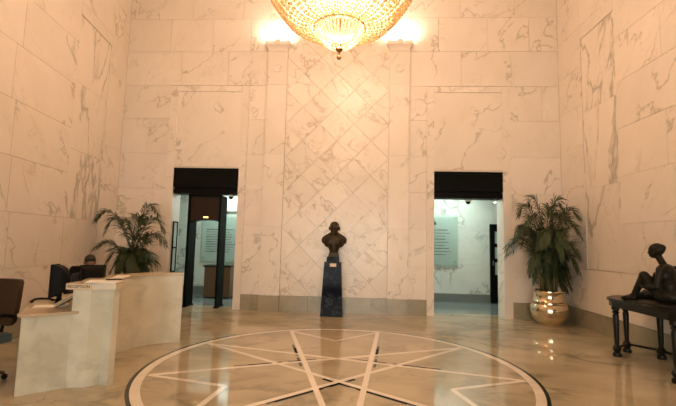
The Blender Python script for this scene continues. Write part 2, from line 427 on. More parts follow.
# door architraves and linings
for n_, (a, b, oa, ob) in enumerate(((LX0, LX1, -4.41, -2.575), (RX0, RX1, 1.447, 3.255))):
    bm = bmesh.new(); yf = YB-.014
    cs = [0, 1.45, 2.9, 3.9, 5.03]
    for x0, x1 in ((oa, a), (b, ob)):
        for z0, z1 in zip(cs, cs[1:]): box(bm, x0, x1, yf, YB+ST+.01, z0+(J/2 if z0 else 0), z1-J/2)
    box(bm, a+J, b-J, yf, YB+ST+.01, 4.90, 5.03-J/2)
    # inner lining of the opening (jambs and head)
    for x0, x1 in ((a-.025, a), (b, b+.025)):
        for z0, z1 in ((0, 1.5), (1.5, 3.115)): box(bm, x0, x1, YB+ST+.012, YB+TH, z0+(J/2 if z0 else 0), z1-J/2)
    box(bm, a, b, YB, YB+TH, DZ, DZ+.025)
    struct('trim_%d' % (n_+4), bm, M['wall'])
# baseboard of the back wall
bm = bmesh.new()
for x0, x1 in ((XL+.02, -4.41), (-2.575, -2.163), (1.053, 1.447), (3.255, XR-.02)): box(bm, x0+.002, x1-.002, YB-.03, YB+.03, .0, .33)
for x0, x1 in ((-2.163, -1.714), (.607, 1.053)): box(bm, x0-.002, x1+.002, YB-.095, YB+.03, 0, .33)
js = [-1.714, -1.1, -.3, .25, .607]
for x0, x1 in zip(js, js[1:]): box(bm, x0+.004, x1-.002, YB-.03, YB+.03, 0, .33)
struct('baseboard_back', bm, M['base'])

# side walls: frames with u along the wall from the back corner, w up, n into the room
def side_wall(side):
    if side == 'left': P0 = Vector((XL, YB, 0)); d = Vector((math.tan(AL), -1, 0)).normalized(); n = Vector((d.y, -d.x, 0)); n = n if n.x > 0 else -n
    else: P0 = Vector((XR, YB, 0)); d = Vector((math.tan(AR), -1, 0)).normalized(); n = Vector((d.y, -d.x, 0)); n = n if n.x < 0 else -n
    L = (YB-YF)/abs(d.y)
    F = Matrix((( d.x, n.x, 0, P0.x), (d.y, n.y, 0, P0.y), (0, 0, 1, 0), (0, 0, 0, 1)))
    bm = bmesh.new()
    box(bm, -.02, L+.02, -.3, -ST, 0, ZC, 1, F)
    def sl(u0, u1, z0, z1, t0=-ST, t1=0, mi=0): box(bm, u0+J/2, u1-J/2, t0, t1, z0+J/2, z1-J/2, mi, F)
    if side == 'left': pu0, pu1, pz0, pz1 = .82, 2.06, 1.83, 5.60
    else: pu0, pu1, pz0, pz1 = .88, 1.93, 1.12, 5.66
    off = .0 if side == 'left' else .09
    cs = [.33]+[c+off for c in COURSE[1:-1]]+[ZC]
    rnd = random.Random(5 if side == 'left' else 8)
    for i in range(len(cs)-1):
        z0, z1 = cs[i], cs[i+1]
        # strip between corner and panel
        if i > 0:
            sl(0, pu0, z0, z1)
        else: sl(0, pu0, z0, z1)
        inpanel = z0 >= pz0-.05 and z1 <= pz1+.5 and z0 < pz1
        if not (z1 > pz0+.02 and z0 < pz1-.02): sl(pu0, pu1, z0, z1)
        elif z1 > pz1+.02: sl(pu0, pu1, pz1, z1)
        elif z0 < pz0-.02: sl(pu0, pu1, z0, pz0)
        u = pu1
        k = rnd.uniform(1.0, 1.6) if i else 1.4
        while u < L-.3:
            w = k if u == pu1 else 1.55
            sl(u, min(u+w, L), z0, z1); u += w
    # tall book-matched veined panel, slightly recessed, in three pieces
    h = (pz1-pz0)/3 if side == 'left' else (pz1-pz0)/3
    for i in range(3): sl(pu0, pu1, pz0+h*i, pz0+h*(i+1), -ST, -.012, 2)
    struct('wall_'+side, bm, [M['wall'], M['grout'], M['bold']])
    bm = bmesh.new(); u = .03; 
    while u < L:
        box(bm, u+.003, min(u+1.3, L)-.003, -.02, .03, 0, .33, 0, F); u += 1.3
    struct('baseboard_'+side, bm, M['base'])
side_wall('left'); side_wall('right')
# ceiling and entrance wall behind the camera
bm = bmesh.new(); prism(bm, [(xl(YF), YF), (xr(YF), YF), (XR, YB), (XL, YB)], ZC, ZC+.1); struct('ceiling', bm, M['plaster'])
bm = bmesh.new()
fx0, fx1 = xl(YF)-.3, xr(YF)+.3
box(bm, fx0, -3.0, YF-.3, YF, 0, ZC); box(bm, 2.5, fx1, YF-.3, YF, 0, ZC); box(bm, -3.0, 2.5, YF-.3, YF, 3.1, ZC)
struct('wall_front', bm, M['wall'])
bm = bmesh.new()
for i in range(6): x = -3.0+i*1.1; box(bm, x-.03 if i else x, x+.03 if i < 5 else x, YF-.2, YF-.12, .0, 3.1)
box(bm, -3, 2.5, YF-.2, YF-.12, 3.04, 3.1); box(bm, -3, 2.5, YF-.2, YF-.12, 0, .06)
w1 = struct('window_1', bm, M['black'])
bm = bmesh.new(); box(bm, -2.99, 2.49, YF-.165, YF-.155, .01, 3.09); obj('pane', bm, M['pane'], w1)

# corridor behind the openings ------------------------------------------------
CYB = 11.3
bm = bmesh.new(); box(bm, -6.2, 5.6, YB+TH, CYB+.2, -.1, 0); struct('floor_corridor', bm, M['corr_floor'])
bm = bmesh.new(); box(bm, -6.2, 5.6, YB+TH, CYB+.2, 3.1, 3.2); struct('ceiling_corridor', bm, M['plaster'])
bm = bmesh.new(); box(bm, -6.2, 5.6, CYB+ST, CYB+.2, 0, 3.1, 1)
for z0, z1 in ((.2, 1.0), (1.0, 1.9), (1.9, 2.75), (2.75, 3.1)):
    x = -6.2
    while x < 5.5:
        box(bm, x+J/2, min(x+1.4, 5.6)-J/2, CYB, CYB+ST, z0+J/2, z1-J/2); x += 1.4
struct('wall_corridor_back', bm, [M['corr'], M['grout']])
bm = bmesh.new(); box(bm, -6.2, 5.6, CYB-.02, CYB, 0, .22); struct('baseboard_corridor', bm, M['corr_base'])
for nm, x0, x1 in (('wall_corridor_left', -6.4, -6.2), ('wall_corridor_right', 5.6, 5.8)):
    bm = bmesh.new(); box(bm, x0, x1, YB+TH, CYB+.2, 0, 3.1); struct(nm, bm, M['corr'])
for x, w in ((-3.4, 'left doorway'), (-.6, 'middle of the wall'), (2.4, 'right doorway')):
    t = thing('ceiling_light', 'fluorescent ceiling light in the corridor behind the '+w, 'ceiling light', (x, 10.5, 3.1), 0, 'corridor ceiling lights')
    bm = bmesh.new(); box(bm, -.62, .62, -.27, .27, -.05, 0); obj('housing', bm, M['whiteplastic'], t)
    bm = bmesh.new(); box(bm, -.58, .58, -.23, .23, -.056, -.0505); obj('diffuser', bm, M['tube'], t)

# ------------------------------------------------------------------ shutter boxes over the doors
for a, b, w in ((LX0, LX1, 'left'), (RX0, RX1, 'right')):
    t = thing('shutter_box', 'black glossy shutter box under the lintel of the %s doorway' % w, 'shutter', ((a+b)/2, YB, 2.53))
    h = (b-a)/2-.004
    bm = bmesh.new(); box(bm, -h, h, .0, .36, .15, .575); box(bm, -h, h, -.012, .0, .53, .575); obj('casing', bm, M['blackgloss'], t)
    bm = bmesh.new(); box(bm, -h, h, .03, .33, .0, .07); box(bm, -h, h, .06, .1, .07, .15); box(bm, -h, h, .02, .34, .07, .09); bev(bm, .004); obj('bottom_rail', bm, M['black'], t)

# ------------------------------------------------------------------ metal detector in the left doorway
t = thing('metal_detector', 'dark walk-through metal detector with brown header and small lit plate', 'metal detector', (-3.47, 9.05, 0))
x0, x1 = -.41, .35
for s, (a, b) in (('l', (x0-.0, x0+.05)), ('r', (x1-.05, x1))):
    bm = bmesh.new(); box(bm, a, b, 0, .40, .01, 2.5); bev(bm, .008); obj('side_panel', bm, M['detgreen'], t)
    bm = bmesh.new(); box(bm, a-.02, b+.02, -.02, .42, 0, .03); obj('foot', bm, M['black'], t)
bm = bmesh.new()
n = 16; pts = [(x0+.05, 2.48), (x1-.05, 2.48)]+[(x1-.05-(x1-x0-.1)*i/n, 1.90+.05*math.sin(PI*i/n)**.6 if 0 < i < n else 1.90) for i in range(n+1)]
A = [bm.verts.new((p[0], .02, p[1])) for p in pts]; B = [bm.verts.new((p[0], .38, p[1])) for p in pts]
bm.faces.new(A); bm.faces.new(B[::-1])
for i in range(len(pts)): bm.faces.new((A[i], B[i], B[(i+1) % len(pts)], A[(i+1) % len(pts)]))
hd = obj('header', bm, M['brownpanel'], t)
bm = bmesh.new(); box(bm, x0, x1, -.01, .02, 2.46, 2.53); box(bm, x0, x0+.03, -.01, .0, 0.02, 2.5); box(bm, x1-.03, x1, -.01, .0, .02, 2.5); obj('frame_edge', bm, M['black'], t)
bm = bmesh.new(); box(bm, -.055, .055, .008, .02, 1.985, 2.02); bev(bm, .003); q = obj('lit_plate', bm, M['led'], hd); q['label'] = 'small glowing yellow plate'

# ------------------------------------------------------------------ corridor furniture
def glass_sign(name_loc, w, h, label, emblem=True, lines=9):
    t = thing('glass_sign', label, 'sign', name_loc)
    bm = bmesh.new(); box(bm, -w/2, w/2, -.055, -.043, 0, h); bev(bm, .003); obj('glass_panel', bm, M['glass'], t)
    bm = bmesh.new(); box(bm, -w/2-.03, w/2+.03, -.035, -.012, -.05, h-.05); obj('backing_panel', bm, M['glass'], t)
    for x in (-w/2+.06, w/2-.06):
        for z in (.08, h-.08):
            r = bmesh.new(); lathe(r, [(.016, 0), (.016, .058), (.010, .066)], seg=12)
            bmesh.ops.transform(r, matrix=Matrix.Translation((x, 0, z)) @ Matrix.Rotation(PI/2, 4, 'X'), verts=r.verts)
            obj('standoff', r, M['chrome'], t, True)
    rr = random.Random(len(label)); z = h-.42
    if emblem:
        bm = bmesh.new(); prism(bm, [(-.06, 0), (.06, 0), (.04, .05), (0, .11), (-.04, .05)], 0, .002, 0, Matrix.Translation((0, -.056, h-.27)) @ Matrix.Rotation(PI/2, 4, 'X'))
        obj('emblem', bm, M['text'], t)
    for i in range(lines):
        bm = bmesh.new(); x = -w/2+.12; e = w/2-.12-rr.random()*.25*w; zz = z+(.016 if i % 3 else .024); first = True
        # a row of lettering too small to read in the photo
        pts = [(x, z)]; up = [(x, zz)]
        while x < e:
            d = rr.uniform(.02, .06); x += d; hgt = rr.uniform(.5, 1); pts += [(x, z)]; up += [(x, z+(zz-z)*hgt)]
        A = [bm.verts.new((p[0], -.0565, p[1])) for p in pts+up[::-1]]; B = [bm.verts.new((p[0], -.055, p[1])) for p in pts+up[::-1]]
        bm.faces.new(A); bm.faces.new(B[::-1])
        for q in range(len(A)): bm.faces.new((A[q], B[q], B[(q+1) % len(A)], A[(q+1) % len(A)]))
        obj('text_line', bm, M['text'], t); z -= (h-.6)/lines
    return t
glass_sign((2.02, CYB, .98), 1.2, 1.34, 'green glass notice panel with emblem and text rows seen through the right doorway')
glass_sign((-3.83, CYB, .92), 1.1, 1.28, 'green glass notice panel with text rows behind the metal detector', False, 10)
t = thing('light_box', 'bright white backlit panel high on corridor wall seen through the left doorway', 'light box', (-3.52, CYB, 2.30))
bm = bmesh.new(); box(bm, -.30, .30, -.07, 0, 0, .42); bev(bm, .006); obj('housing', bm, M['whiteplastic'], t)
bm = bmesh.new(); box(bm, -.28, .28, -.076, -.071, .02, .40); obj('panel', bm, M['backlit'], t)
# brown desk
t = thing('corridor_desk', 'brown wooden lectern desk beyond the metal detector', 'desk', (-3.72, 10.72, 0))
bm = bmesh.new(); box(bm, -.28, .40, -.16, .25, .03, .80); bev(bm, .006); obj('body', bm, M['deskwood'], t)
bm = bmesh.new(); box(bm, -.31, .43, -.19, .28, .80, .84); bev(bm, .008); obj('desktop', bm, M['table'], t)
bm = bmesh.new(); box(bm, -.27, .39, -.14, .23, 0, .03); obj('plinth', bm, M['black'], t)
# notice on the left door lining
t = thing('framed_notice', 'narrow dark framed notice hung on the left lining of the left doorway', 'picture frame', (LX0, 9.2, .75))
bm = bmesh.new()
for y0, y1, z0, z1 in ((-.11, -.085, 0, 1.15), (.085, .11, 0, 1.15), (-.085, .085, 0, .03), (-.085, .085, 1.12, 1.15), (-.085, .085, .54, .57)): box(bm, 0.001, .03, y0, y1, z0, z1)
obj('frame', bm, M['black'], t)
bm = bmesh.new(); box(bm, .001, .015, -.085, .085, .03, 1.12); obj('panel', bm, M['doorglass'], t)
# dome cameras
def dome(loc, label):
    t = thing('dome_camera', label, 'security camera', loc, 0, 'dome cameras in the doorways')
    bm = bmesh.new(); lathe(bm, [(.07, 0), (.07, -.03), (.055, -.04)], seg=20); obj('base', bm, M['whiteplastic'], t, True)
    bm = bmesh.new(); lathe(bm, [(.05, -.04), (.046, -.07), (.03, -.092), (.0, -.10)], seg=20); obj('lens_dome', bm, M['blackgloss'], t, True)
for loc, lab in (((2.42, 9.3, 2.528), 'small dome camera hanging in the right doorway'), ((-2.96, 9.2, 2.528), 'small dome camera hanging in the left doorway')):
    dome(loc, lab)
t = thing('spot_lamp', 'small bright lamp at the top right of the right doorway', 'lamp', (3.0, 9.28, 2.528))
bm = bmesh.new(); lathe(bm, [(.035, 0), (.035, -.04), (.028, -.045)], seg=14); obj('housing', bm, M['whiteplastic'], t, True)
bm = bmesh.new(); lathe(bm, [(.026, -.046), (.02, -.055), (0, -.06)], seg=14); obj('bulb', bm, M['tube'], t, True)
# glazed dark door in the corridor (right)
bm = bmesh.new(); dx, dw = 3.50, .9
box(bm, dx, dx+.12, CYB-.06, CYB-.001, 0, 2.1); box(bm, dx+dw-.12, dx+dw, CYB-.06, CYB-.001, 0, 2.1)
for z0, z1 in ((0, .75), (1.08, 1.18), (1.48, 1.58), (1.9, 2.1)): box(bm, dx+.12, dx+dw-.12, CYB-.06, CYB-.001, z0, z1)
d1 = struct('door_1', bm, M['blackgloss'])
for z0, z1 in ((.75, 1.08), (1.18, 1.48), (1.58, 1.9)):
    bm = bmesh.new(); box(bm, dx+.12, dx+dw-.12, CYB-.035, CYB-.02, z0, z1); obj('pane', bm, M['doorglass'], d1)
bm = bmesh.new(); tube(bm, [(dx+.06, CYB-.061, 1.0), (dx+.06, CYB-.1, 1.0), (dx+.06, CYB-.1, 1.12), (dx+.06, CYB-.061, 1.12)], .01); obj('door_handle', bm, M['chrome'], d1)

# ------------------------------------------------------------------ floodlights on the pilaster caps
for cx, w in ((-1.9385, 'left'), (.83, 'right')):
    t = thing('floodlight', 'glaring white floodlight standing on the %s pilaster cap' % w, 'light', (cx, 8.87, 6.061), 0, 'floodlights on the pilaster caps')
    bm = bmesh.new(); box(bm, -.2, .2, .03, .08, .0, .10); bev(bm, .006); obj('housing', bm, M['whiteplastic'], t)
    bm = bmesh.new(); lathe(bm, [(.0, -.27), (.03, -.26), (.035, 0), (.03, .26), (0, .27)], seg=12)
    bmesh.ops.transform(bm, matrix=Matrix.Translation((0, -.01, .06)) @ Matrix.Rotation(PI/2, 4, 'Y'), verts=bm.verts); obj('lamp_tube', bm, M['flood'], t, True)

# ------------------------------------------------------------------ chandelier
def chandelier():
    t = thing('chandelier', 'huge round crystal bead chandelier with brass rings hanging over the star', 'chandelier', (-.31, 5.1, 0))
    # frame
    for R, z, r, nm in ((.325, 4.29, .011, 'lower_ring'), (.10, 4.04, .006, 'small_ring'), (1.20, 5.42, .02, 'upper_ring'), (.72, 4.405, .004, 'basket_ring')):
        bm = bmesh.new(); torus(bm, R, r, (0, 0, z)); obj(nm, bm, M['gold'], t, 'all')
    bm = bmesh.new(); lathe(bm, [(.015, 7.0), (.015, 5.5), (.05, 5.45), (.05, 5.35), (.014, 5.3), (.012, 4.5), (.03, 4.45), (.045, 4.40), (.03, 4.35), (.012, 4.3), (.012, 4.1), (.03, 4.06), (.012, 4.03)][::-1], seg=16); obj('stem', bm, M['gold'], t, True)
    bm = bmesh.new(); lathe(bm, [(0, 3.86), (.022, 3.87), (.032, 3.895), (.022, 3.92), (.008, 3.935), (.012, 3.955), (.035, 3.975), (.05, 4.0), (.035, 4.03), (.01, 4.04), (0, 4.05)], seg=16); f = obj('finial', bm, M['gold'], t, True)
    bm = bmesh.new()
    for k in range(6):
        a = k*PI/3; tube(bm, bezier([(0, 0, 4.40), (.09*math.cos(a), .09*math.sin(a), 4.52), (.17*math.cos(a), .17*math.sin(a), 4.30), (.20*math.cos(a), .20*math.sin(a), 4.42)], 8), .008, 6)
    obj('scroll_arms', bm, M['gold'], t, 'all')
    bm = bmesh.new()
    for k in range(12):
        a = k*PI/6; tube(bm, [(.05*math.cos(a), .05*math.sin(a), 5.4), (.6*math.cos(a), .6*math.sin(a), 5.43), (1.22*math.cos(a), 1.22*math.sin(a), 5.42)], .01, 5)
    obj('spokes', bm, M['gold'], t, 'all')
    # ceiling chain
    bm = bmesh.new(); tube(bm, [(0, 0, 7.0), (0, 0, ZC-.06)], .014, 8); obj('rod', bm, M['gold'], t, 'all')
    bm = bmesh.new(); lathe(bm, [(0, ZC-.12), (.06, ZC-.1), (.16, ZC-.02), (.16, ZC)], seg=24); obj('ceiling_rose', bm, M['gold'], t, True)
    def bead(bm, p, r, stretch=1.3, ax=None, seg=5):
        q = Vector((0, 0, 1)).rotation_difference(ax) if ax else Quaternion()
        v = [bm.verts.new(p+q @ Vector((r*math.cos(2*PI*i/seg), r*math.sin(2*PI*i/seg), 0))) for i in range(seg)]
        a = bm.verts.new(p+q @ Vector((0, 0, r*stretch))); b = bm.verts.new(p-q @ Vector((0, 0, r*stretch)))
        for i in range(seg): bm.faces.new((v[i], v[(i+1) % seg], a)); bm.faces.new((v[(i+1) % seg], v[i], b))
    def path(ctrl, step):
        P = bezier(ctrl, 80); out = [P[0]]; acc = 0
        for a, b in zip(P, P[1:]):
            acc += (b-a).length
            if acc >= step: out.append(b); acc = 0
        return out
    def strand(ctrl, step, r0, r1, name):
        P = path(ctrl, step); bm = bmesh.new(); br = random.Random(4)
        for i, p in enumerate(P):
            ax = (P[min(i+1, len(P)-1)]-P[max(i-1, 0)]).normalized()
            bead(bm, p, (r0+(r1-r0)*i/len(P))*br.uniform(.8, 1.1), 1.6, ax)
        o = obj(name, bm, M['crystal'], t); return o
    # outer bowl
    o = strand([(1.18, 0, 5.40), (1.10, 0, 5.0), (.93, 0, 4.66), (.74, 0, 4.36), (.56, 0, 4.25), (.335, 0, 4.29)], .052, .030, .016, 'crystal_strand')
    N = 96
    for k in range(N):
        c = o if k == 0 else o.copy()
        if k: COL.objects.link(c); c.parent = t
        c.rotation_euler = (0, 0, 2*PI*k/N); c.location = (0, 0, .012*math.sin(k*2.4)); c.scale = (1+.012*math.sin(k*1.7),)*2+(1,)
    o = strand([(.325, 0, 4.285), (.30, 0, 4.17), (.20, 0, 4.07), (.10, 0, 4.04)], .026, .017, .011, 'basket_strand')
    N = 40
    for k in range(N):
        c = o if k == 0 else o.copy()
        if k: COL.objects.link(c); c.parent = t
        c.rotation_euler = (0, 0, 2*PI*k/N); c.location = (0, 0, .012*math.sin(k*2.4)); c.scale = (1+.012*math.sin(k*1.7),)*2+(1,)
    # larger glass plaques hanging within, and candle bulbs
    bm = bmesh.new(); lathe(bm, [(.30, 4.35), (.55, 4.38), (.72, 4.50), (.88, 4.78), (1.03, 5.15), (1.10, 5.38)], seg=64, cap=False); obj('inner_bowl', bm, M['bowl'], t, 'all')
    b0 = bmesh.new(); lathe(b0, [(0, -.05), (.02, -.045), (.026, 0), (.015, .05), (0, .075)], seg=10); b0o = obj('bulb', b0, M['bulb'], t, True)
    for k in range(16):
        c = b0o if k == 0 else b0o.copy()
        if k: COL.objects.link(c); c.parent = t
        R = .75 if k % 2 else .45; a = 2*PI*k/16; c.location = (R*math.cos(a), R*math.sin(a), 5.0 if k % 2 else 4.8)
def bowl_mat():
    m, n, l, b = nmat('beaded_glass')
    b.inputs['Base Color'].default_value = (.42, .35, .26, 1); b.inputs['Roughness'].default_value = .25
    tc = n.new('ShaderNodeTexCoord'); v = n.new('ShaderNodeTexVoronoi'); v.inputs['Scale'].default_value = 28; l.new(tc.outputs['Object'], v.inputs['Vector'])
    bp = n.new('ShaderNodeBump'); bp.inputs['Strength'].default_value = 1; bp.inputs['Distance'].default_value = .02; l.new(v.outputs['Distance'], bp.inputs['Height']); l.new(bp.outputs['Normal'], b.inputs['Normal'])
    tr = n.new('ShaderNodeBsdfTranslucent'); tr.inputs['Color'].default_value = (.42, .35, .26, 1); t2 = n.new('ShaderNodeBsdfTransparent'); t2.inputs['Color'].default_value = (1, .92, .76, 1)
    a = n.new('ShaderNodeMixShader'); a.inputs[0].default_value = .7; c = n.new('ShaderNodeMixShader'); c.inputs[0].default_value = .30
    l.new(b.outputs[0], a.inputs[1]); l.new(tr.outputs[0], a.inputs[2]); l.new(a.outputs[0], c.inputs[1]); l.new(t2.outputs[0], c.inputs[2])
    l.new(c.outputs[0], n['Material Output'].inputs['Surface']); return m
M['bowl'] = bowl_mat()
chandelier()

# ------------------------------------------------------------------ reception counter
def counter():
    t = thing('reception_counter', 'curved marble reception counter with a tall pillar and low desk end', 'reception counter', (0, 0, 0))
    # curved rear panel
    path = [(-2.63, 4.33), (-2.86, 4.52), (-3.02, 4.75), (-3.11, 5.0), (-3.14, 5.27), (-3.11, 5.51), (-3.01, 5.74), (-2.84, 5.92), (-2.60, 6.04)]
    P = []
    for i in range(len(path)-1):
        p0 = Vector(path[max(i-1, 0)]); p1 = Vector(path[i]); p2 = Vector(path[i+1]); p3 = Vector(path[min(i+2, len(path)-1)])
        for k in range(4):
            s = k/4; P.append(.5*((2*p1)+(p2-p0)*s+(2*p0-5*p1+4*p2-p3)*s*s+(3*p1-p0-3*p2+p3)*s**3))
    P.append(Vector(path[-1]))
    def offs(P, d):
        out = []
        for i in range(len(P)):
            tt = (P[min(i+1, len(P)-1)]-P[max(i-1, 0)]).normalized(); out.append(P[i]+Vector((-tt.y, tt.x))*d)
        return out
    B = offs(P, .12); B[-1] = P[-1]+Vector((-.05, .11))
    bm = bmesh.new(); prism(bm, P+B[::-1], 0, .965); o = obj('curved_panel', bm, M['counter'], t, True)
    A2 = offs(P, -.015); B2 = offs(P, .20)
    bm = bmesh.new(); prism(bm, A2+B2[::-1], .965, .998); obj('ledge', bm, M['counter_tan'], t, True)
    # pillar
    bm = bmesh.new(); pp = [(-2.895, 4.09), (-2.725, 4.12), (-2.635, 4.215), (-2.535, 4.20), (-2.52, 4.28), (-2.58, 4.38), (-2.88, 4.40)]
    prism(bm, pp, 0, .965); obj('pillar', bm, M['counter'], t)
    bm = bmesh.new(); pp = [(-2.98, 4.12), (-2.965, 4.07), (-2.92, 4.045), (-2.70, 4.075), (-2.56, 4.15), (-2.50, 4.17), (-2.48, 4.29), (-2.56, 4.42), (-2.92, 4.44), (-2.98, 4.3)]
    prism(bm, pp, .966, 1.025); bev(bm, .01); obj('pillar_cap', bm, M['counter_tan'], t, True)
    # low front panel and worktop
    bm = bmesh.new(); prism(bm, [(-3.185, 3.815), (-2.855, 4.13), (-2.92, 4.20), (-3.25, 3.885)], 0, .721); bev(bm, .004)
    obj('front_panel', bm, M['counter'], t)
    bm = bmesh.new()
    nose = [(-3.19+.09*math.cos(a), 3.90+.09*math.sin(a)) for a in [math.radians(d) for d in (-45, -80, -115, -150, -185)]]
    pts = [(-2.80, 4.13)]+[(-3.10, 3.82)]+nose[1:]+[(-3.50, 4.25), (-3.70, 4.5), (-3.78, 4.60), (-3.82, 5.1), (-3.78, 5.6), (-3.55, 6.05)]
    inner = [tuple(q) for q in offs(P, .13)][::-1]
    pts += [q for q in inner if q[1] > 4.43]+[(-2.88, 4.42)]
    prism(bm, pts, .722, .75); obj('worktop', bm, M['counter_tan'], t, True)
    bm = bmesh.new(); box(bm, -3.74, -3.70, 4.7, 5.5, 0, .704); obj('end_support', bm, M['deskwood'], t)
    # name plate with lettering
    a = math.atan2(4.10-4.065, -2.69+2.89)
    pl_ = bmesh.new(); box(pl_, -.12, .12, -.006, 0, -.028, .028); q = obj('name_plate', pl_, M['plate'], t); q.location = (-2.815, 4.058, .998); q.rotation_euler = (0, 0, .12)
    writing('lettering', 'RECEPTION', .042, M['text'], q, (0, -.0075, 0), (PI/2, 0, 0), .001, .215)
    return t
counter()

def paper_sheet(name, w, h, z, n=1, mat='paper', curl=.004):
    bm = bmesh.new()
    for k in range(n):
        r = Matrix.Rotation((k-n/2)*.05, 4, 'Z') @ Matrix.Translation((0, 0, k*.004)); box(bm, -w/2, w/2, -h/2, h/2, 0, .0035, 0, r)
    return obj(name, bm, M[mat], None)
def put(o, loc, rz=0, label=None, cat=None, rx=0, ry=0, group=None):
    o.location = loc; o.rotation_euler = (rx, ry, rz)
    if label: tag(o, label, cat, group)
    return o
put(paper_sheet('paper_stack', .30, .22, 0, 5), (-2.68, 4.25, 1.026), .3, 'loose pile of white papers on top of the counter pillar', 'papers')
put(paper_sheet('paper_stack', .34, .14, 0, 3), (-3.01, 5.12, .999), 1.9, 'thin white papers lying on the curved counter ledge', 'papers')
tt = bmesh.new(); tube(tt, [(-.08, 0, .006), (.06, 0, .006), (.085, 0, .006)], [.006, .006, .001]); put(obj('pen', tt, M['black'], None, 'all'), (-2.60, 4.30, 1.047), .5, 'black pen on the papers atop the pillar', 'pen')
put(paper_sheet('paper_stack', .30, .16, 0, 2), (-3.30, 4.33, .751), .55, 'white papers lying flat on the low desk in front of the black monitor', 'papers')
# magazines leaning from the desk up to the pillar cap
for k, (dz, lab) in enumerate(((0, 'tan magazine leaning against the pillar, lower of two'), (.022, 'tan magazine leaning against the pillar, upper of two'))):
    bm = bmesh.new(); box(bm, -.15, .15, -.08, .08, 0, .012); box(bm, -.146, .149, -.078, .078, .002, .010)
    bm.free(); bm = bmesh.new(); box(bm, -.15, .15, -.08, .08, 0, .010); bev(bm, .002)
    put(obj('magazine', bm, M['mag'], None), (-3.065, 4.31, .834+dz), .15, lab, 'magazine', 0, -.56, 'magazines on the desk')
# telephone
t = thing('telephone', 'tan desk telephone with a black arched handset on the low desk', 'telephone', (-3.50, 4.46, .75), .25)
bm = bmesh.new(); box(bm, -.07, .10, -.07, .07, 0, .02); bev(bm, .006); obj('base', bm, M['counter_tan'], t)
bm = bmesh.new(); tube(bm, bezier([(-.11, 0, .012), (-.105, 0, .055), (-.05, 0, .062), (.04, 0, .060), (.10, 0, .05), (.11, 0, .036)], 12), [.018]*2+[.012]*9+[.016]*2, 8); obj('handset', bm, M['black'], t, 'all')

def monitor():
    t = thing('computer_monitor', 'black computer monitor turned side-on at the desk end beside leaning magazines', 'monitor', (0, 0, 0), 0, 'monitors on the reception desk')
    bm = bmesh.new(); box(bm, -.19, .19, -.035, .0, .06, .42); bev(bm, .01); obj('bezel', bm, M['black'], t)
    bm = bmesh.new(); box(bm, -.165, .165, -.037, -.0352, .085, .395); obj('screen', bm, M['blackgloss'], t)
    bm = bmesh.new()
    rings = []
    for y, hw, z0, z1 in ((0, .18, .08, .41), (.05, .175, .09, .40), (.10, .15, .11, .37), (.14, .11, .13, .31)):
        rings.append([bm.verts.new(p) for p in ((-hw, y, z0), (hw, y, z0), (hw, y, z1), (-hw, y, z1))])
    for A, B in zip(rings, rings[1:]):
        for i in range(4): bm.faces.new((A[i], A[(i+1) % 4], B[(i+1) % 4], B[i]))
    bm.faces.new(rings[0][::-1]); bm.faces.new(rings[-1]); bev(bm, .01); obj('rear_housing', bm, M['black'], t, True)
    bm = bmesh.new(); lathe(bm, [(.13, 0), (.13, .012), (.05, .025), (.03, .04), (.03, .13)], (0, .05, 0), seg=24); obj('stand', bm, M['black'], t, True)
    return t
m1 = monitor(); m1.location = (-3.46, 4.58, .75); m1.rotation_euler = (0, 0, -1.25); m1.scale = (.5, .9, 1.02)
m2 = copy_tree(m1); m2.location = (-3.34, 5.05, .75); m2.rotation_euler = (0, 0, PI+.6); m2.scale = (.75, .9, .95)
m2['label'] = 'black computer monitor seen from behind the pillar, in front of seated person'

